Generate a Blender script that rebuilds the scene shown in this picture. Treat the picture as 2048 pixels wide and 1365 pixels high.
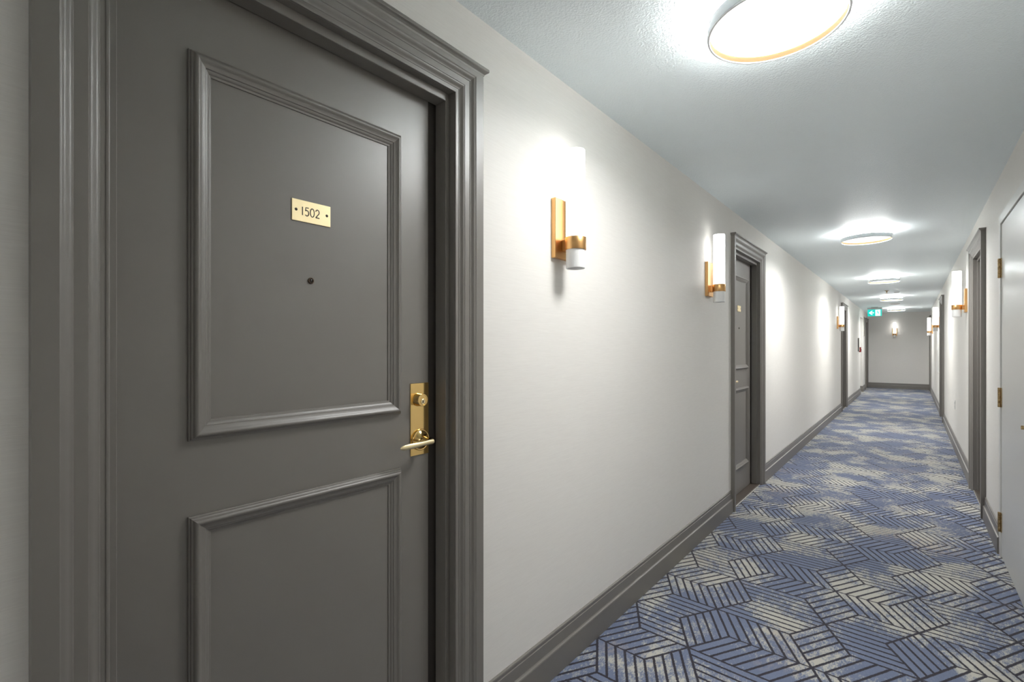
import bpy, bmesh, math, random
from mathutils import Vector, Matrix
random.seed(7)
for o in list(bpy.data.objects): bpy.data.objects.remove(o, do_unlink=True)
SC = bpy.context.scene; COL = SC.collection
PI = math.pi

# ------------------------------------------------------------------ camera
CAMZ = 1.272
cam_d = bpy.data.cameras.new('camera'); cam = bpy.data.objects.new('camera', cam_d); COL.objects.link(cam)
cam_d.sensor_width = 36.0; cam_d.sensor_fit = 'HORIZONTAL'
cam_d.lens = 975.0 / 2048.0 * 36.0
cam_d.shift_y = 12.5 / 2048.0
cam_d.clip_start = 0.02
cam.location = (0, 0, CAMZ)
cam.rotation_euler = (PI / 2, 0, math.atan(799.0 / 975.0))
SC.camera = cam

# ------------------------------------------------------------------ light level
world = bpy.data.worlds.new('world'); SC.world = world; world.use_nodes = True
world.node_tree.nodes['Background'].inputs[0].default_value = (0.02, 0.02, 0.02, 1)
world.node_tree.nodes['Background'].inputs[1].default_value = 1.0
SC.view_settings.view_transform = 'Standard'
SC.view_settings.look = 'None'
SC.view_settings.exposure = 0.46
SC.view_settings.gamma = 1.0
SC.view_settings.use_curve_mapping = False
CEIL_E, HALO_E, TUBE_E, LAMP_W = 1.4, 34.0, 2.6, 20.0
try:
    SC.cycles.diffuse_bounces = 10; SC.cycles.max_bounces = 14
except Exception: pass

# ------------------------------------------------------------------ dimensions
XL, XR = -1.08, 0.425            # corridor wall faces
YB, YE = -6.2, 19.05             # ends
H = 2.336                        # ceiling

# ------------------------------------------------------------------ materials
def nt(m): return m.node_tree.nodes, m.node_tree.links
def mat(name, col, rough=0.5, metal=0.0, spec=0.5, emit=None, es=0.0, coat=0.0):
    m = bpy.data.materials.new(name); m.use_nodes = True
    b = m.node_tree.nodes['Principled BSDF']
    b.inputs['Base Color'].default_value = (*col, 1)
    b.inputs['Roughness'].default_value = rough
    b.inputs['Metallic'].default_value = metal
    b.inputs['Specular IOR Level'].default_value = spec
    b.inputs['Coat Weight'].default_value = coat
    if emit:
        b.inputs['Emission Color'].default_value = (*emit, 1); b.inputs['Emission Strength'].default_value = es
    return m

class X:                                    # tiny expression builder on math nodes
    T = None
    def __init__(s, v): s.v = v
    @staticmethod
    def op(name, *a, clamp=False):
        n = X.T.nodes.new('ShaderNodeMath'); n.operation = name; n.use_clamp = clamp
        for i, q in enumerate(a):
            q = q.v if isinstance(q, X) else q
            if isinstance(q, (int, float)): n.inputs[i].default_value = q
            else: X.T.links.new(q, n.inputs[i])
        return X(n.outputs[0])
    def __add__(s, o): return X.op('ADD', s, o)
    def __radd__(s, o): return X.op('ADD', o, s)
    def __sub__(s, o): return X.op('SUBTRACT', s, o)
    def __rsub__(s, o): return X.op('SUBTRACT', o, s)
    def __mul__(s, o): return X.op('MULTIPLY', s, o)
    def __rmul__(s, o): return X.op('MULTIPLY', o, s)
    def __truediv__(s, o): return X.op('DIVIDE', s, o)
    def abs(s): return X.op('ABSOLUTE', s)
    def frac(s): return X.op('FRACT', s)
    def floor(s): return X.op('FLOOR', s)
    def lt(s, o): return X.op('LESS_THAN', s, o)
    def gt(s, o): return X.op('GREATER_THAN', s, o)
    def min(s, o): return X.op('MINIMUM', s, o)
    def max(s, o): return X.op('MAXIMUM', s, o)
def sel(c, a, b): return b + c * (a - b)    # c in {0,1}

def noise(m, vec, scale, detail=2.0, rough=0.5, out='Fac'):
    n = m.node_tree.nodes.new('ShaderNodeTexNoise'); n.inputs['Scale'].default_value = scale
    n.inputs['Detail'].default_value = detail; n.inputs['Roughness'].default_value = rough
    m.node_tree.links.new(vec, n.inputs['Vector']); return n.outputs[out]
def mapping(m, src, scale, rot=(0, 0, 0)):
    n = m.node_tree.nodes.new('ShaderNodeMapping'); n.inputs['Scale'].default_value = scale
    n.inputs['Rotation'].default_value = rot
    m.node_tree.links.new(src, n.inputs['Vector']); return n.outputs[0]
def coords(m, kind='Object'): return m.node_tree.nodes.new('ShaderNodeTexCoord').outputs[kind]
def ramp(m, fac, stops):
    n = m.node_tree.nodes.new('ShaderNodeValToRGB'); e = n.color_ramp.elements
    while len(e) < len(stops): e.new(0.5)
    for q, (p, c) in zip(e, stops): q.position = p; q.color = (*c, 1) if len(c) == 3 else c
    m.node_tree.links.new(fac, n.inputs[0]); return n.outputs[0]
def mixc(m, fac, a, b):
    n = m.node_tree.nodes.new('ShaderNodeMix'); n.data_type = 'RGBA'
    for s, q in ((n.inputs[0], fac), (n.inputs[6], a), (n.inputs[7], b)):
        if isinstance(q, (int, float)): s.default_value = q
        elif isinstance(q, tuple): s.default_value = (*q, 1)
        else: m.node_tree.links.new(q, s)
    return n.outputs[2]
def bump(m, h, strength, dist):
    n = m.node_tree.nodes.new('ShaderNodeBump'); n.inputs['Strength'].default_value = strength
    n.inputs['Distance'].default_value = dist
    m.node_tree.links.new(h, n.inputs['Height'])
    m.node_tree.links.new(n.outputs[0], m.node_tree.nodes['Principled BSDF'].inputs['Normal'])
def setcol(m, c): m.node_tree.links.new(c, m.node_tree.nodes['Principled BSDF'].inputs['Base Color'])

# satin taupe paint of doors, casings and baseboards
PAINT = mat('taupe_paint', (0.182, 0.167, 0.150), 0.40, spec=0.85)
_v = coords(PAINT); bump(PAINT, noise(PAINT, _v, 420, 2), 0.10, 0.0006)
# wallpaper with fine horizontal threads
WALL = mat('wallpaper', (0.72, 0.70, 0.665), 0.55, spec=0.35)
_v = coords(WALL)
_t = noise(WALL, mapping(WALL, _v, (30, 14, 520)), 1.0, 3, 0.6)
setcol(WALL, ramp(WALL, _t, [(0.25, (0.75, 0.728, 0.69)), (0.75, (0.81, 0.789, 0.75))]))
bump(WALL, _t, 0.16, 0.0012)
# stippled ceiling
CEILM = mat('stipple_ceiling', (0.855, 0.93, 0.95), 0.48, spec=0.45)
_v = coords(CEILM); _n = noise(CEILM, _v, 130, 3, 0.55)
bump(CEILM, _n, 0.6, 0.007)
WHITE = mat('white_paint', (0.72, 0.715, 0.69), 0.28, spec=0.5)
_v = coords(WHITE); bump(WHITE, noise(WHITE, _v, 60, 2), 0.05, 0.002)
BRASS = mat('polished_brass', (0.86, 0.60, 0.24), 0.10, 1.0)
_v = coords(BRASS); bump(BRASS, noise(BRASS, _v, 30, 2), 0.02, 0.001)
PLATEB = mat('satin_brass', (0.93, 0.78, 0.48), 0.34, 1.0)
_v = coords(PLATEB); bump(PLATEB, noise(PLATEB, mapping(PLATEB, _v, (40, 6, 900)), 1.0, 2), 0.05, 0.0004)
GOLD = mat('brushed_gold', (0.70, 0.41, 0.17), 0.36, 1.0)
_v = coords(GOLD); bump(GOLD, noise(GOLD, mapping(GOLD, _v, (12, 12, 700)), 1.0, 2), 0.06, 0.0004)
OLDBRASS = mat('aged_brass', (0.50, 0.36, 0.18), 0.36, 1.0)
_v = coords(OLDBRASS); setcol(OLDBRASS, ramp(OLDBRASS, noise(OLDBRASS, _v, 90, 3), [(0.3, (0.26, 0.17, 0.07)), (0.7, (0.62, 0.46, 0.25))]))
def plain(name, *a, **k):
    m = mat(name, *a, **k); v = coords(m); bump(m, noise(m, v, 200, 2), 0.04, 0.0004); return m
INK = plain('engraved_black', (0.045, 0.035, 0.022), 0.5)
SEAL = plain('dark_seal', (0.045, 0.038, 0.032), 0.7)
SILL = plain('brown_threshold', (0.075, 0.058, 0.045), 0.45)
STEEL = plain('metal_strip', (0.75, 0.73, 0.70), 0.3, 1.0)
LENS = plain('peephole_glass', (0.02, 0.015, 0.012), 0.08)
BRONZE = plain('bronze_ring', (0.10, 0.07, 0.05), 0.35, 0.8)
RINGW = plain('white_metal_ring', (0.36, 0.375, 0.38), 0.4)
LIPW = plain('white_lip', (0.85, 0.86, 0.86), 0.35)
INGOLD = plain('gold_lining', (0.72, 0.42, 0.20), 0.45)
PLASTIC = plain('white_plastic', (0.78, 0.78, 0.76), 0.4)
GREYP = plain('grey_housing', (0.52, 0.54, 0.53), 0.5)
REDP = plain('red_plastic', (0.36, 0.025, 0.02), 0.4)
SIGNG = plain('grey_sign', (0.20, 0.19, 0.175), 0.5)
SIGNC = plain('cream_sign', (0.62, 0.60, 0.53), 0.5)
DARKF = plain('dark_frame', (0.05, 0.047, 0.042), 0.5)
DIFF = mat('lit_diffuser', (0.9, 0.9, 0.9), 0.5, emit=(1.0, 0.995, 0.98), es=CEIL_E)
HALO = mat('lit_uplight', (0.9, 0.9, 0.9), 0.5, emit=(1.0, 0.99, 0.97), es=HALO_E)
GLOW = mat('lit_frosted_glass', (0.85, 0.85, 0.84), 0.35, emit=(1.0, 0.995, 0.98), es=TUBE_E)
FROST = mat('frosted_glass', (0.80, 0.80, 0.79), 0.4, spec=0.4)
_b = FROST.node_tree.nodes['Principled BSDF']; _b.inputs['Subsurface Weight'].default_value = 0.0
EXITG = mat('lit_green', (0.0, 0.45, 0.38), 0.4, emit=(0.0, 0.50, 0.44), es=0.75)
EXITW = mat('lit_white', (0.8, 0.8, 0.8), 0.4, emit=(0.93, 1.0, 1.0), es=0.8)
for m_, sc_ in ((DIFF, 30), (HALO, 30), (GLOW, 30), (FROST, 30), (EXITG, 30), (EXITW, 30)):
    _v = coords(m_); bump(m_, noise(m_, _v, 300, 1), 0.02, 0.0003)

# ---- carpet: chevron bands and diamonds of navy stripes over a mottled blue and cream ground
def carpet():
    m = mat('carpet', (0.2, 0.25, 0.35), 0.95, spec=0.1); X.T = m.node_tree
    b = m.node_tree.nodes['Principled BSDF']; b.inputs['Sheen Weight'].default_value = 0.15
    co = coords(m)
    fz = m.node_tree.nodes.new('ShaderNodeSeparateColor'); m.node_tree.links.new(noise(m, co, 190, 2, 0.6, 'Color'), fz.inputs[0])
    sp = m.node_tree.nodes.new('ShaderNodeSeparateXYZ'); m.node_tree.links.new(co, sp.inputs[0])
    x0, y0 = X(sp.outputs[0]), X(sp.outputs[1])
    u = x0 + (X(fz.outputs[0]) - 0.5) * 0.0085
    y = y0 + (X(fz.outputs[1]) - 0.5) * 0.0085
    P, HW = 0.3925, 0.111; K = HW / (P / 2); PER = 2 * HW / 5
    c = [-1.063, -0.731, -0.306, 0.026, 0.355]
    w = (y + (u + 0.731) * 0.04 - 2.069) / P            # whole numbers at the tile corners
    fr = w.frac(); md = (fr - 0.5).abs()                # 0 at mid row, .5 at corners
    odd = (w.floor() * 0.5).frac().gt(0.25)             # 1 on odd rows
    def near(ph, per): return (0.5 - (ph.frac() - 0.5).abs()) * per
    dx = near(w * 10.0, P / 10)                         # stripes across the corridor
    mid = md * P
    bands = []
    for i in range(4):
        if i in (0, 2): ph = (u - c[i] - md * (P * K)) / ((c[i + 1] - HW - c[i]) / 5)
        else: ph = (u - c[i + 1] + md * (P * K)) / ((c[i + 1] - c[i] - HW) / (7 if i == 1 else 5))
        dh = (near(ph, PER) * 0.87).min(mid + 0.001).min((0.5 - md) * P)
        isx = odd if i in (1, 2) else 1.0 - odd
        bands.append(sel(isx, dx, dh))
    d = bands[0]
    for i in (1, 2, 3): d = sel(u.gt(c[i]), bands[i], d)
    for i in range(5):
        if i % 2: t = (0.5 - md) * P; ph = ((u - c[i]) + w * (P * K)) / PER
        else: t = md * P; ph = ((u - c[i]) - (w - 0.5) * (P * K)) / PER
        e = (u - c[i]).abs() - t * K
        dd = near(ph, PER) * 0.87
        d = sel(e.lt(0.0), dd, d).min(e.abs() * 0.87)
    line = X.op('SUBTRACT', 1.0, X.op('SMOOTH_MIN', (d - 0.0043) / 0.0020, 1.0, 0.0), clamp=True)
    line = X.op('MINIMUM', X.op('MAXIMUM', line, 0.0), 1.0)
    # mottled ground
    big = noise(m, mapping(m, co, (2.6, 2.2, 1)), 1.0, 4, 0.62)
    fle = noise(m, mapping(m, co, (190, 70, 1), (0, 0, 0.5)), 1.0, 3, 0.6)
    fl2 = noise(m, mapping(m, co, (52, 26, 1), (0, 0, 0.4)), 1.0, 3, 0.65)
    mm = X(big) * 2.1 + X(fle) * 0.6 + X(fl2) * 0.7
    cream = X.op('MULTIPLY', mm - 1.655, 4.5, clamp=True)
    tau = X.op('MULTIPLY', X(noise(m, mapping(m, co, (1.9, 2.3, 1), (0, 0, 1.1)), 1.0, 3, 0.6)) - 0.56, 7.0, clamp=True)
    tan_ = tau * X.op('MULTIPLY', X(fl2) - 0.42, 8.0, clamp=True)
    ground = mixc(m, fle, (0.132, 0.165, 0.262), (0.19, 0.225, 0.325))
    ground = mixc(m, cream.v, ground, (0.51, 0.50, 0.45))
    ground = mixc(m, (tan_ * 0.6).v, ground, (0.42, 0.36, 0.31))
    setcol(m, mixc(m, line.v, ground, (0.035, 0.032, 0.045)))
    pile = noise(m, co, 650, 2, 0.6)
    bump(m, (X(pile) + line * -0.5).v, 0.5, 0.003)
    return m
CARPET = carpet()

# ------------------------------------------------------------------ mesh helpers
def link(o, parent=None):
    COL.objects.link(o)
    if parent is not None: o.parent = parent
    return o
def mobj(name, bm, m, parent=None, smooth=False, loc=None):
    me = bpy.data.meshes.new(name); bmesh.ops.recalc_face_normals(bm, faces=bm.faces[:]); bm.to_mesh(me); bm.free()
    me.materials.append(m)
    if smooth:
        for p in me.polygons: p.use_smooth = True
        try: me.set_sharp_from_angle(angle=math.radians(38))
        except Exception: pass
    o = bpy.data.objects.new(name, me)
    if loc: o.location = loc
    return link(o, parent)
def B(): return bmesh.new()
def box(bm, x0, x1, y0, y1, z0, z1, bev=0.0, seg=1):
    r = bmesh.ops.create_cube(bm, size=1.0); vs = r['verts']
    for v in vs:
        v.co = Vector(((x0 + x1) / 2 + v.co.x * (x1 - x0), (y0 + y1) / 2 + v.co.y * (y1 - y0), (z0 + z1) / 2 + v.co.z * (z1 - z0)))
    if bev > 0:
        es = list({e for v in vs for e in v.link_edges})
        bmesh.ops.bevel(bm, geom=es, offset=bev, segments=seg, affect='EDGES', profile=0.5)
    return bm
def lathe(bm, prof, axis='z', n=40, at=(0, 0, 0), caps=True):
    """prof: list of (radius, height) revolved about an axis."""
    rings = []
    def P(r, h, a):
        c, s = r * math.cos(a), r * math.sin(a)
        p = {'z': (c, s, h), 'x': (h, c, s), 'y': (c, h, s)}[axis]
        return Vector(p) + Vector(at)
    for r, h in prof:
        if r < 1e-6: rings.append([bm.verts.new(P(0, h, 0))])
        else: rings.append([bm.verts.new(P(r, h, 2 * PI * k / n)) for k in range(n)])
    for a, b in zip(rings, rings[1:]):
        for k in range(n):
            k2 = (k + 1) % n
            if len(a) == 1 and len(b) == 1: continue
            if len(a) == 1: bm.faces.new((a[0], b[k2], b[k]))
            elif len(b) == 1: bm.faces.new((a[k], a[k2], b[0]))
            else: bm.faces.new((a[k], a[k2], b[k2], b[k]))
    return bm
def bar(bm, prof, A, Bp, wdir_a, wdir_b, nrm):
    """Mitred moulding: profile (w, p) from edge A-B inwards along wdir (mitred at both ends), p along nrm."""
    A, Bp, nrm = Vector(A), Vector(Bp), Vector(nrm)
    ra = [bm.verts.new(A + Vector(wdir_a) * w + nrm * p) for w, p in prof]
    rb = [bm.verts.new(Bp + Vector(wdir_b) * w + nrm * p) for w, p in prof]
    n = len(prof)
    for i in range(n):
        j = (i + 1) % n
        bm.faces.new((ra[i], ra[j], rb[j], rb[i]))
    bm.faces.new(ra); bm.faces.new(rb[::-1])
    return bm
def tag(o, label, cat, kind=None, group=None):
    o['label'] = label; o['category'] = cat
    if kind: o['kind'] = kind
    if group: o['group'] = group
    return o
def empty(name, loc, rz=0.0):
    o = bpy.data.objects.new(name, None); o.location = loc; o.rotation_euler = (0, 0, rz); o.empty_display_size = 0.05
    return link(o)
def copy_tree(o, parent=None):
    c = o.copy(); COL.objects.link(c)
    if parent is not None: c.parent = parent
    for ch in list(o.children): copy_tree(ch, c)
    return c

# ------------------------------------------------------------------ structure
OH, JH, HEAD = 0.5145, 0.4145, 2.051           # casing half width, clear half width, head height
LD = [0.6262, 4.503, 12.10, 18.515]            # left door centres
RD = [5.51, 11.44, 18.20]                      # right door centres
OP0, OP1, OPZ = 16.25, 17.10, 2.10             # side passage opening on the left
CL0, CL1, CLZ = 3.30, 4.155, 2.020             # closet opening on the right (clear of its frame)
T = 0.16
def wall_with_holes(name, xa, xb, holes, m):
    bm = B(); y = YB
    for y0, y1, z1 in sorted(holes):
        box(bm, xa, xb, y, y0, 0, H); box(bm, xa, xb, y0, y1, z1, H); y = y1
    box(bm, xa, xb, y, YE, 0, H)
    return mobj(name, bm, m)
RO = JH + 0.020                                # rough opening
w = wall_with_holes('wall_left', XL - T, XL, [(c - RO, c + RO, HEAD + 0.02) for c in LD] + [(OP0, OP1, OPZ)], WALL)
tag(w, 'long left corridor wall in pale grey-beige wallpaper with door openings', 'wall', 'structure')
w = wall_with_holes('wall_right', XR, XR + T, [(c - RO, c + RO, HEAD + 0.02) for c in RD] + [(CL0 - 0.02, CL1 + 0.02, CLZ + 0.02)], WALL)
tag(w, 'right corridor wall in pale grey-beige wallpaper with white closet door', 'wall', 'structure')
w = mobj('wall_end', box(B(), XL - T, XR + T, YE, YE + 0.12, 0, H), WALL); tag(w, 'short pale wall closing the far end of the corridor', 'wall', 'structure')
w = mobj('wall_back', box(B(), XL - T, XR + T, YB - 0.12, YB, 0, H), WALL); tag(w, 'pale papered wall closing the corridor behind the viewpoint', 'wall', 'structure')
# side passage behind the opening
bm = B(); box(bm, XL - 1.3, XL - T, OP0 - 0.12, OP0, 0, OPZ + 0.1); box(bm, XL - 1.3, XL - T, OP1, OP1 + 0.12, 0, OPZ + 0.1)
box(bm, XL - 1.42, XL - 1.3, OP0 - 0.12, OP1 + 0.12, 0, OPZ + 0.1); box(bm, XL - 1.42, XL - T, OP0 - 0.12, OP1 + 0.12, OPZ + 0.1, OPZ + 0.2)
w = mobj('wall_passage', bm, WALL); tag(w, 'papered walls of the side passage under the exit sign', 'wall', 'structure')
fl = mobj('floor', box(B(), XL - 1.42, XR + 0.5, YB - 0.12, YE + 0.12, -0.08, 0.0), CARPET)
tag(fl, 'corridor carpet in blue and cream with navy striped chevrons and diamonds', 'carpet', 'structure')
ce = mobj('ceiling', box(B(), XL - T, XR + T, YB - 0.12, YE + 0.12, H, H + 0.08), CEILM)
tag(ce, 'cool white stippled ceiling of the corridor', 'ceiling', 'structure')

# ------------------------------------------------------------------ baseboards
BPROF = [(0, 0), (0, 0.018), (0.097, 0.018), (0.1005, 0.0165), (0.1025, 0.012), (0.106, 0.0095), (0.148, 0.0085), (0.150, 0.0065),
         (0.156, 0.0065), (0.160, 0.0075), (0.164, 0.0065), (0.167, 0.003), (0.167, 0)]
def baseboard(name, A, Bp, nrm, label):
    o = mobj(name, bar(B(), BPROF, A, Bp, (0, 0, 1), (0, 0, 1), nrm), PAINT)
    return tag(o, label, 'baseboard', 'structure')
LW = 'dark taupe baseboard on the left wall '
seg = [(YB, LD[0] - OH, LW + 'before the door numbered 1502'), (LD[0] + OH, LD[1] - OH, LW + 'between door 1502 and the next door, under two sconces'),
       (LD[1] + OH, LD[2] - OH, LW + 'in the long run past the second door'), (LD[2] + OH, OP0, LW + 'below the red fire alarm station'),
       (OP1 + 0.018, LD[3] - OH, LW + 'between side passage and last door')]
for y0, y1, lb in seg: baseboard('baseboard_left', (XL, y0, 0), (XL, y1, 0), (1, 0, 0), lb)
baseboard('baseboard_passage', (XL - 1.3, OP1, 0), (XL + 0.018, OP1, 0), (0, -1, 0), 'dark taupe baseboard returning into the side passage')
RW = 'dark taupe baseboard on the right wall '
seg = [(YB, CL0 - 0.075, RW + 'before the white closet door'), (CL1 + 0.06, RD[0] - OH, RW + 'between white closet door and taupe door'),
       (RD[0] + OH, RD[1] - OH, RW + 'below the small wall outlet'), (RD[1] + OH, RD[2] - OH, RW + 'below the white electrical panel')]
for y0, y1, lb in seg: baseboard('baseboard_right', (XR, y0, 0), (XR, y1, 0), (-1, 0, 0), lb)
baseboard('baseboard_end', (XL, YE, 0), (XR, YE, 0), (0, -1, 0), 'dark taupe baseboard along the far end wall')

# ------------------------------------------------------------------ panelled doors (local: x out of the wall, y along it)
CPROF = [(0, 0), (0, .028), (.0325, .028), (.0340, .0268), (.0350, .0262), (.0372, .0258), (.0395, .0246), (.0425, .0218), (.0452, .0192), (.0475, .0180), (.0498, .0176),
         (.0512, .0160), (.0698, .0157), (.0708, .0143), (.0732, .0139), (.0755, .0126), (.0785, .0099), (.0812, .0074), (.0835, .0061), (.0860, .0057),
         (.0872, .0043), (.0942, .0040), (.0952, .0054), (.0980, .0058), (.1000, .0048), (.1000, 0)]
MPROF = [(0, 0), (0, .0055), (.0025, .0065), (.0035, .0105), (.0065, .0122), (.0078, .0158), (.0110, .0182), (.0142, .0186), (.0168, .0172), (.0200, .0142), (.0222, .0128),
         (.0295, .0108), (.0308, .0086), (.0335, .0076), (.0365, .0056), (.0378, .0036), (.0425, .0026), (.0425, 0)]
DF = -0.072                                    # door face
def frame4(parent, y0, y1, z0, z1, d, m):
    """four mitred lengths of panel moulding, each its own part"""
    C = [(y0, z0), (y1, z0), (y1, z1), (y0, z1)]; I = [(1, 1), (-1, 1), (-1, -1), (1, -1)]
    for k in range(4):
        a, b = C[k], C[(k + 1) % 4]; ia, ib = I[k], I[(k + 1) % 4]
        bm = bar(B(), MPROF, (d, a[0], a[1]), (d, b[0], b[1]), (0, ia[0], ia[1]), (0, ib[0], ib[1]), (1, 0, 0))
        mobj('panel_moulding', bm, m, parent, True)
def ribbon(bm, pts, w, x, th):
    """flat engraved stroke in the y-z plane with square ends"""
    pts = [Vector(p) for p in pts]; L, R = [], []
    for i, p in enumerate(pts):
        t = (pts[min(i + 1, len(pts) - 1)] - pts[max(i - 1, 0)]).normalized(); n = Vector((-t.y, t.x)) * (w / 2)
        L.append(p + n); R.append(p - n)
    f = lambda q, xx: bm.verts.new((xx, q.x, q.y))
    l1, r1 = [f(q, x + th) for q in L], [f(q, x + th) for q in R]
    for i in range(len(pts) - 1): bm.faces.new((l1[i], l1[i + 1], r1[i + 1], r1[i]))
    return bm
def arc(cx, cy, rx, ry, a0, a1, n=14):
    return [(cx + rx * math.cos(math.radians(a0 + (a1 - a0) * k / n)), cy + ry * math.sin(math.radians(a0 + (a1 - a0) * k / n))) for k in range(n + 1)]
GLYPH = {'1': [[(0.5, 1.0), (0.5, 0.0)]],
         '5': [[(0.92, 0.97), (0.22, 0.97), (0.16, 0.56)] + arc(0.47, 0.33, 0.45, 0.33, 130, -140)],
         '0': [arc(0.5, 0.5, 0.47, 0.5, 90, 450, 28)],
         '2': [arc(0.48, 0.70, 0.42, 0.29, 170, -35) + [(0.06, 0.03)], [(0.02, 0.03), (0.98, 0.03)]]}
def number_plate(parent, digits):
    x0 = DF; yc, zc = -0.0060, CAMZ + 0.333; hw, hh = 0.0502, 0.0262
    p = mobj('number_plate', box(B(), x0, x0 + 0.0025, yc - hw, yc + hw, zc - hh, zc + hh, 0.0005), PLATEB, parent)
    for s in (-1, 1):
        mobj('screw', lathe(B(), [(0, .0014), (.002, .0013), (.0034, .0006), (.0036, 0)], 'x', 16, (x0 + 0.0024, yc + s * 0.0400, zc + 0.001)), INK, p, True)
    if digits:
        hgt, wid, y = 0.0205, 0.0108, yc - 0.0262
        for ch in digits:
            wd = 0.004 if ch == '1' else wid; bm = B()
            for st in GLYPH[ch]: ribbon(bm, [(y + q[0] * wd, zc - hgt / 2 + q[1] * hgt) for q in st], 0.0025, x0 + 0.0025, 0.00025)
            mobj('digit', bm, INK, p); y += wd + (0.0030 if ch != '1' else 0.0040)
def hardware(parent):
    yc = 0.3374; z0, z1 = CAMZ - 0.3250, CAMZ - 0.1080
    p = mobj('lock_plate', box(B(), DF, DF + 0.0030, 0.9279 - .6262, 0.9976 - .6262, z0, z1, 0.0008), BRASS, parent)
    zl = CAMZ - 0.1575; yk = 0.955 - .6262; x = DF + 0.003
    cyl = mobj('key_cylinder', lathe(B(), [(.0198, 0), (.0198, .003), (.0188, .0045), (.0186, .0228), (.0180, .0240), (.0152, .0242), (.0150, .0234), (0, .0234)], 'x', 44, (x, yk, zl)), BRASS, p, True)
    mobj('key_plug', lathe(B(), [(.0080, .0232), (.0080, .0246), (.0070, .0252), (.0062, .0240), (0, .0240)], 'x', 28, (x, yk, zl - 0.0045)), PLATEB, p, True)
    mobj('keyhole', box(B(), x + .0239, x + .0243, yk - .0022, yk + .0022, zl - .0085, zl - .0005, .0001), INK, p)
    zr = CAMZ - 0.2790; yr = 0.9635 - .6262
    mobj('lever_rose', lathe(B(), [(.0325, 0), (.0325, .0040), (.0312, .0062), (.0290, .0068), (.0275, .0062), (.0225, .0096), (.0180, .0140), (.0148, .0200), (.0122, .0280), (.0108, .0360), (.0104, .0450)], 'x', 44, (x, yr, zr)), BRASS, p, True)
    # lever: rounded grip tapering to a flat scroll end
    bm = B(); xl = x + 0.047; rings = []
    S = [(0.0115, 0.0001, 0.0001), (0.0113, .0055, .0055), (0.0090, .0078, .0078), (0.004, .0082, .0084), (-0.010, .0072, .0078), (-0.03, .0066, .0074), (-0.05, .0066, .0080),
         (-0.066, .0058, .0084), (-0.080, .0044, .0082), (-0.095, .0034, .0074), (-0.104, .0028, .0056), (-0.1085, .0015, .0030), (-0.1092, .0001, .0001)]
    for yy, rx, rz in S:
        sag = -0.0035 * (max(0, -yy) / 0.11) ** 2; ox = 0.004 * math.sin(min(1, max(0, -yy) / 0.11) * PI)
        rings.append([bm.verts.new((xl + ox + rx * math.cos(2 * PI * k / 20), yr + yy, zr - 0.001 + sag + rz * math.sin(2 * PI * k / 20))) for k in range(20)])
    for a, b in zip(rings, rings[1:]):
        for k in range(20): bm.faces.new((a[k], a[(k + 1) % 20], b[(k + 1) % 20], b[k]))
    mobj('lever', bm, PLATEB, p, True)
def flip_y(o):
    for v in o.data.vertices: v.co.y = -v.co.y
    o.data.flip_normals()
    for q in o.children: flip_y(q)
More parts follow.
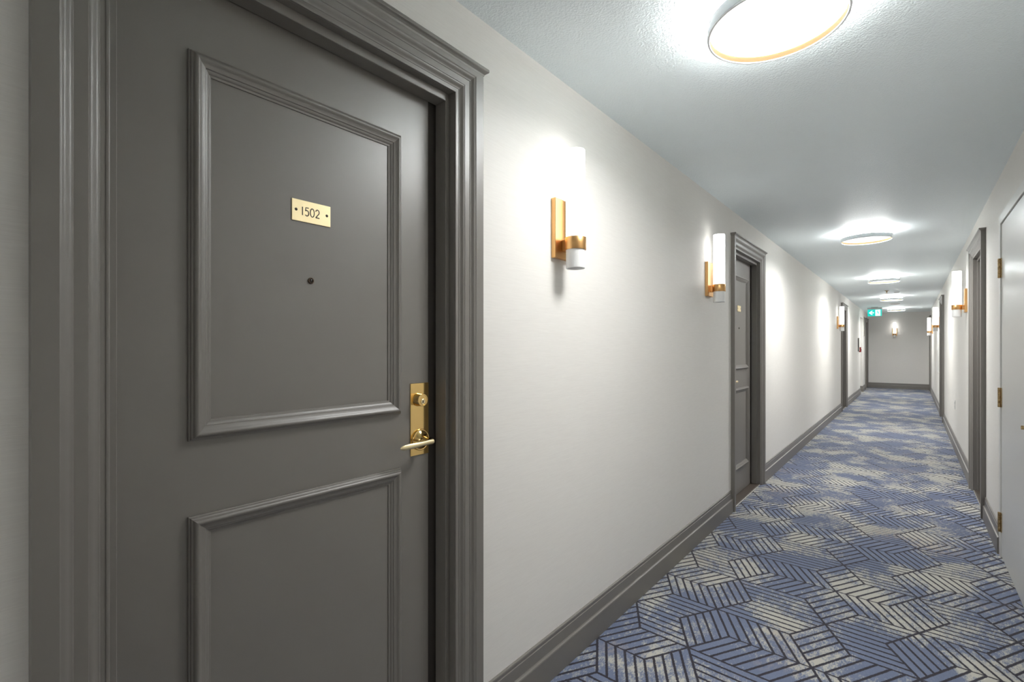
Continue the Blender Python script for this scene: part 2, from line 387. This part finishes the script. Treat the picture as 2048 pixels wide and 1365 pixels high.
def build_door(name, digits=None, flip=False):
    t = empty(name, (0, 0, 0))
    # casing legs, head and crown strip
    zt = HEAD + 0.100
    mobj('side_casing', bar(B(), CPROF, (0, -OH, 0), (0, -OH, zt), (0, 1, 0), (0, 1, -1), (1, 0, 0)), PAINT, t, True)
    mobj('side_casing', bar(B(), CPROF, (0, OH, 0), (0, OH, zt), (0, -1, 0), (0, -1, -1), (1, 0, 0)), PAINT, t, True)
    mobj('head_casing', bar(B(), CPROF, (0, -OH, zt), (0, OH, zt), (0, 1, -1), (0, -1, -1), (1, 0, 0)), PAINT, t, True)
    bm = B(); pr = [(0.0262, 2.131), (0.0285, 2.1335), (0.0300, 2.138), (0.0345, 2.1425), (0.0395, 2.1450), (0.0405, 2.1470), (0.0405, 2.1535), (0.0390, 2.1560)]
    rows = []
    for d, z in pr:
        e = d - 0.026; rows.append([bm.verts.new(q) for q in ((0, -OH - e, z), (d, -OH - e, z), (d, OH + e, z), (0, OH + e, z))])
    for a, b in zip(rows, rows[1:]):
        for k in range(3): bm.faces.new((a[k], a[k + 1], b[k + 1], b[k]))
    bm.faces.new(rows[-1]); bm.faces.new(rows[0][::-1])
    mobj('crown_strip', bm, PAINT, t)
    # jambs and stops
    j = lambda n, *a: mobj(n, box(B(), *a, 0.0012), PAINT, t)
    j('jamb', -0.155, 0.0, JH, JH + 0.019, 0, HEAD + 0.019); j('jamb', -0.155, 0.0, -JH - 0.019, -JH, 0, HEAD + 0.019)
    j('head_jamb', -0.155, 0.0, -JH, JH, HEAD, HEAD + 0.019)
    st = 0.0157
    j('stop', DF + 0.003, -0.022, JH - st, JH, 0, HEAD); j('stop', DF + 0.003, -0.022, -JH, -JH + st, 0, HEAD)
    j('head_stop', DF + 0.003, -0.022, -JH + st, JH - st, HEAD - 0.0246, HEAD)
    # leaf, mouldings, seal, threshold
    ly1 = 0.3722
    leaf = mobj('door_leaf', box(B(), DF - 0.045, DF, -JH + 0.002, ly1, 0.014, HEAD - 0.003, 0.001), PAINT, t)
    mobj('door_seal', box(B(), DF - 0.045, DF - 0.003, ly1 + 0.0006, JH, 0.014, HEAD - 0.003), SEAL, t)
    frame4(leaf, 0.3527 - .6262, 0.8905 - .6262, CAMZ - 0.1940, CAMZ + 0.6142, DF, PAINT)
    frame4(leaf, 0.3527 - .6262, 0.8915 - .6262, CAMZ - 1.0430, CAMZ - 0.3497, DF, PAINT)
    mobj('threshold', box(B(), -0.15, -0.004, -JH, JH, 0.0, 0.012, 0.003), SILL, t)
    mobj('metal_strip', box(B(), -0.004, 0.002, -JH, JH, 0.0, 0.009, 0.002), STEEL, t)
    number_plate(t, digits)
    pe = mobj('peephole', lathe(B(), [(.0078, 0), (.0078, .0022), (.0066, .0034), (.0052, .0034), (.0048, .0016)], 'x', 28, (DF, 0.6186 - .6262, CAMZ + 0.1649)), BRONZE, t, True)
    mobj('peephole_lens', lathe(B(), [(.0050, .0014), (.0030, .0024), (0, .0027)], 'x', 24, (DF, 0.6186 - .6262, CAMZ + 0.1649)), LENS, pe, True)
    hardware(t)
    if flip:
        for q in list(t.children):
            if q.name.startswith('lock_plate'): flip_y(q)
    return t
d1 = build_door('door_1', '1502')
d1.location = (XL, LD[0], 0)
tag(d1, 'taupe panelled door with brass plate numbered 1502, brass lever and moulded casing', 'door', 'structure')
d2 = build_door('door_2', None, True); d2.location = (XL, LD[1], 0)
tag(d2, 'recessed taupe panelled door on the left wall right after two sconces', 'door', 'structure')
rest = [('door_3', XL, LD[2], 0, 'taupe panelled door on the left wall just beyond the third left sconce'),
        ('door_4', XL, LD[3], 0, 'taupe door on the left wall past side passage, in the corner of the end wall'),
        ('door_5', XR, RD[0], PI, 'taupe cased door on the right wall beside the white hinged closet door'),
        ('door_6', XR, RD[1], PI, 'taupe cased door on the right wall between wall outlet and electrical panel'),
        ('door_7', XR, RD[2], PI, 'taupe cased door on the right wall close to the end wall')]
d5 = build_door('door_5')
for n, x, y, r, lb in rest:
    c = d5 if n == 'door_5' else copy_tree(d2 if r == 0 else d5)
    c.name = n; c.location = (x, y, 0); c.rotation_euler = (0, 0, r); tag(c, lb, 'door', 'structure')

# ------------------------------------------------------------------ white closet door (right wall)
t = empty('door_8', (XR, (CL0 + CL1) / 2, 0), PI)
hw = (CL1 - CL0) / 2
wf = lambda n, *a, par=t, bev=0.0015: mobj(n, box(B(), *a, bev), WHITE, par)
wf('side_frame', -0.12, 0.010, -hw - 0.055, -hw - 0.0, 0, CLZ + 0.055); wf('side_frame', -0.12, 0.010, hw, hw + 0.055, 0, CLZ + 0.055)
wf('head_frame', -0.12, 0.010, -hw, hw, CLZ, CLZ + 0.055)
leaf = wf('door_leaf', -0.040, 0.004, -hw + 0.003, hw - 0.003, 0.008, CLZ - 0.006)
for zc in (CAMZ + 0.479, CAMZ - 0.304, CAMZ - 1.059):        # hinges on the far side (local -y is +Y)
    y = -hw + 0.001
    h = mobj('hinge', box(B(), 0.004, 0.0085, y - 0.004, y + 0.018, zc - 0.058, zc + 0.058, 0.0008), OLDBRASS, t)
    for k in range(5):
        z = zc - 0.059 + k * 0.0236
        mobj('knuckle', lathe(B(), [(0, 0), (.0078, 0), (.0082, .001), (.0082, .0220), (.0078, .023), (0, .023)], 'z', 20, (0.0125, y - 0.006, z)), OLDBRASS, h, True)
mobj('cylinder_lock', lathe(B(), [(.012, 0), (.012, .003), (.0095, .004), (.0095, .013), (.008, .0145), (0, .0145)], 'x', 28, (0.004, hw - 0.062, CAMZ - 0.386)), OLDBRASS, t, True)
tag(t, 'plain white closet door with three aged brass hinges on the right wall', 'door', 'structure')

# ------------------------------------------------------------------ wall sconces (local: x out of the wall)
def build_sconce():
    t = empty('wall_sconce', (0, 0, 0)); o, r = 0.0745, 0.0380; Z = lambda q: CAMZ + q
    mobj('back_plate', box(B(), 0, 0.020, -0.0575, 0.0575, Z(.347), Z(.579), 0.0015), GOLD, t)
    mobj('arm', box(B(), 0.020, o - r + 0.004, -0.013, 0.013, Z(.376), Z(.420), 0.0012), GOLD, t)
    mobj('ring', lathe(B(), [(r - .001, Z(.376)), (r + .0022, Z(.376)), (r + .0030, Z(.3772)), (r + .0030, Z(.4230)), (r + .0022, Z(.4242)), (r - .001, Z(.4242)), (r - .001, Z(.376))], 'z', 56, (o, 0, 0)), GOLD, t, True)
    mobj('lit_glass', lathe(B(), [(0, Z(.41)), (r - .0012, Z(.41)), (r - .0012, Z(.7585)), (r - .0025, Z(.7605)), (r - .005, Z(.7605)), (r - .006, Z(.7585)), (r - .006, Z(.735)), (0, Z(.735))], 'z', 56, (o, 0, 0)), GLOW, t, True)
    mobj('lower_glass', lathe(B(), [(0, Z(.409)), (r - .0012, Z(.409)), (r - .0012, Z(.3060)), (r - .0025, Z(.3045)), (r - .005, Z(.3045)), (r - .006, Z(.3060)), (r - .006, Z(.33)), (0, Z(.33))], 'z', 56, (o, 0, 0)), FROST, t, True)
    return t
sc = build_sconce(); G = 'glass tube wall sconces along the corridor'
places = [(XL, 1.6146, 0, 'frosted glass tube sconce with gold ring directly beside door 1502 casing'),
          (XL, 3.434, 0, 'frosted tube sconce just before the recessed second door on the left wall'),
          (XL, 10.95, 0, 'frosted tube sconce in front of the third door on the left wall'),
          (XR, 6.60, PI, 'frosted tube sconce by the cased door next to the white closet door'),
          (XR, 12.30, PI, 'frosted tube sconce on the right wall above the electrical panel side'),
          (XR, 16.58, PI, 'frosted tube sconce on the right wall closest to the end wall'),
          (-0.40, YE, -PI / 2, 'frosted tube sconce centred on the far end wall')]
for i, (x, y, r, lb) in enumerate(places):
    o = sc if i == 0 else copy_tree(sc); o.location = (x, y, 0); o.rotation_euler = (0, 0, r); tag(o, lb, 'sconce', None, G)

# ------------------------------------------------------------------ round ceiling lights
def build_light():
    t = empty('ceiling_light', (0, 0, 0)); R = 0.194; zb, zt = H - 0.086, H - 0.050
    mobj('outer_ring', lathe(B(), [(R - .0045, zb + .0035), (R, zb + .0035), (R, zt), (R - .0045, zt), (R - .0045, zb + .0035)], 'z', 96), RINGW, t, True)
    mobj('bottom_lip', lathe(B(), [(R - .0070, zb + .0034), (R - .0065, zb + .0004), (R - .004, zb), (R - .001, zb + .0004), (R, zb + .0034), (R - .0070, zb + .0034)], 'z', 96), LIPW, t, True)
    mobj('inner_ring', lathe(B(), [(R - .0070, zb + .0036), (R - .0046, zb + .0036), (R - .0046, zb + .0235), (R - .0070, zb + .0235), (R - .0070, zb + .0036)], 'z', 96), INGOLD, t, True)
    mobj('diffuser', lathe(B(), [(0, zb + .0205), (R - .008, zb + .0205), (R - .008, zb + .0230), (0, zb + .0230)], 'z', 96), DIFF, t, True)
    mobj('uplight', lathe(B(), [(0, zt - .004), (R - .014, zt - .004), (R - .014, zt + .010), (0, zt + .010)], 'z', 96), HALO, t, True)
    mobj('ceiling_canopy', lathe(B(), [(.09, H), (.09, zt + .010), (0, zt + .010)], 'z', 48), RINGW, t, True)
    ld = bpy.data.lights.new('lamp_light', 'AREA'); ld.shape = 'DISK'; ld.size = 2 * (R - .008); ld.energy = LAMP_W; ld.color = (1.0, 1.0, 0.99)
    lo = bpy.data.objects.new('lamp_light', ld); lo.location = (0, 0, zb + .004); link(lo, t)
    return t
cl = build_light()
lts = [(1.665, 'round ceiling ring light over the carpet across from door 1502'), (5.53, 'round ceiling ring light beyond the second left door, fourth from the end wall'),
       (9.20, 'round ceiling ring light, third from the end wall'), (12.87, 'round ceiling ring light, second from the end wall, before the smoke detector'),
       (16.66, 'round ceiling ring light nearest the end wall, past the exit sign'), (-3.5, 'added ceiling ring light, unseen behind the viewpoint, brightening the near left wall')]  # last entry is an added lamp, out of view, to lift the near left wall
for i, (y, lb) in enumerate(lts):
    o = cl if i == 0 else copy_tree(cl); o.location = (-0.322, y, 0)
    for q in o.children:                      # the lamps do not all burn equally bright
        if q.type == 'LIGHT': q.data = q.data.copy(); q.data.energy = LAMP_W * (0.57, 1.0, 1.05, 1.05, 1.2, 1.2)[i]; q.data.spread = math.radians(163)
    tag(o, lb, 'ceiling light', None, 'round ring lights on the corridor ceiling')

# ------------------------------------------------------------------ small fixtures
t = empty('smoke_detector', (-0.312, 14.99, H))
mobj('base', lathe(B(), [(0, 0), (.10, 0), (.10, -.012), (.094, -.016), (0, -.016)], 'z', 48), PLASTIC, t, True)
mobj('cover', lathe(B(), [(.088, -.0155), (.084, -.026), (.070, -.032), (.03, -.035), (0, -.0355)], 'z', 48), PLASTIC, t, True)
tag(t, 'flat white round smoke detector on the ceiling between two ring lights', 'smoke detector')
t = empty('ceiling_sprinkler', (-0.36, 11.55, H))
mobj('escutcheon', lathe(B(), [(0, 0), (.035, 0), (.034, -.004), (.016, -.010), (.012, -.010), (0, -.010)], 'z', 32), OLDBRASS, t, True)
mobj('sprinkler_body', lathe(B(), [(.011, -.009), (.011, -.022), (.007, -.026), (.004, -.042), (0, -.042)], 'z', 20), OLDBRASS, t, True)
for s in (-1, 1): mobj('yoke_arm', box(B(), -.0022, .0022, s * .012 - .0022, s * .012 + .0022, -.046, -.018, .0006), OLDBRASS, t)
mobj('deflector', lathe(B(), [(0, -.044), (.019, -.044), (.019, -.047), (0, -.047)], 'z', 24), OLDBRASS, t, True)
tag(t, 'small aged metal sprinkler head hanging from the ceiling', 'sprinkler')
t = empty('ceiling_cover_plate', (-0.22, 11.95, H))
mobj('rim', lathe(B(), [(.045, 0), (.045, -.006), (.036, -.010), (.036, 0)], 'z', 32), GREYP, t, True)
mobj('disc', lathe(B(), [(.0355, -.001), (.0355, -.007), (0, -.008)], 'z', 32), PLASTIC, t, True)
tag(t, 'small round cover plate on the ceiling beside the sprinkler head', 'cover plate')

# exit sign: housing, green face with white arrow and running figure
t = empty('exit_sign', (-0.755, 16.05, H))
mobj('canopy', box(B(), -.075, .075, -.045, .045, -.014, 0, .004), GREYP, t)
mobj('housing', box(B(), -.158, .158, -.024, .024, -.066, -.014, .004), GREYP, t)
face = mobj('green_face', box(B(), -.150, .150, -.018, .018, -.240, -.066, .002), EXITG, t)
def flat(name, polys, m, par, y=-0.0186, th=0.0012):
    bm = B()
    for P in polys:
        a = [bm.verts.new((p[0], y, p[1])) for p in P]; b = [bm.verts.new((p[0], y + th, p[1])) for p in P]
        bm.faces.new(a); bm.faces.new(b[::-1])
        for k in range(len(P)): bm.faces.new((a[k], a[(k + 1) % len(P)], b[(k + 1) % len(P)], b[k]))
    return mobj(name, bm, m, par)
z0 = -.153
flat('arrow', [[(-.122, z0), (-.064, z0 + .052), (-.034, z0 + .052), (-.078, z0 + .012), (-.012, z0 + .012), (-.012, z0 - .012), (-.078, z0 - .012), (-.034, z0 - .052), (-.064, z0 - .052)]], EXITW, face)
flat('door_pictogram', [[(.018, -.234), (.122, -.234), (.122, -.076), (.018, -.076)]], EXITW, face)
man = [[(.058 + .011 * math.cos(a * PI / 6), -.102 + .011 * math.sin(a * PI / 6)) for a in range(12)],
       [(.050, -.118), (.070, -.116), (.088, -.160), (.070, -.168)], [(.052, -.118), (.058, -.126), (.040, -.146), (.030, -.140)],
       [(.070, -.118), (.096, -.136), (.092, -.144), (.068, -.130)], [(.070, -.166), (.082, -.160), (.062, -.190), (.040, -.214), (.034, -.206), (.052, -.188)],
       [(.076, -.166), (.088, -.158), (.104, -.190), (.112, -.190), (.112, -.200), (.096, -.200)]]
flat('running_figure', man, EXITG, face, -0.0194)
tag(t, 'green exit sign with white left arrow and running figure, hung from ceiling', 'exit sign')

# alarm station, evacuation plan, wall sign, outlet, electrical panel
t = empty('fire_alarm_station', (XL, 15.93, CAMZ - 0.065))
mobj('housing', box(B(), 0, .045, -.060, .060, -.065, .065, .004), REDP, t)
mobj('pull_handle', box(B(), .045, .058, -.042, .042, -.018, .010, .003), PLASTIC, t)
tag(t, 'red fire alarm pull station on the left wall before the side passage', 'fire alarm')
t = empty('evacuation_plan', (XL, 15.62, CAMZ + 0.065))
mobj('frame', box(B(), 0, .022, -.105, .105, -.175, .175, .003), DARKF, t)
mobj('sheet', box(B(), .022, .0235, -.092, .092, -.162, .162), SIGNC, t)
tag(t, 'narrow dark framed notice on the left wall beside the red alarm station', 'notice')
t = empty('wall_sign', (XL, 17.48, CAMZ + 0.61))
mobj('panel', box(B(), 0, .020, -.13, .13, -.275, .275, .003), SIGNG, t); mobj('backing', box(B(), 0.0, .012, -.14, .14, -.285, .285, .002), SIGNC, t)
tag(t, 'tall grey sign panel on the left wall between side passage and last door', 'sign')
t = empty('wall_outlet', (XR, 8.26, CAMZ - 0.721), PI)
pl = mobj('cover_plate', box(B(), 0, .006, -.036, .036, -.058, .058, .002), PLASTIC, t)
for s in (-1, 1):
    so = mobj('socket', box(B(), .006, .0085, -.017, .017, s * .024 - .014, s * .024 + .014, .002), PLASTIC, pl)
tag(t, 'white wall outlet low on the right wall past the first taupe door', 'outlet')
t = empty('electrical_panel', (XR, 13.35, CAMZ - 0.08), PI)
mobj('panel_frame', box(B(), 0, .012, -.36, .36, -.44, .44, .002), WHITE, t)
pd = mobj('panel_door', box(B(), .012, .018, -.30, .30, -.38, .38, .002), WHITE, t)
mobj('latch', box(B(), .018, .024, .25, .275, -.03, .03, .002), STEEL, pd)
tag(t, 'flush white electrical panel on the right wall beyond a taupe door', 'electrical panel')
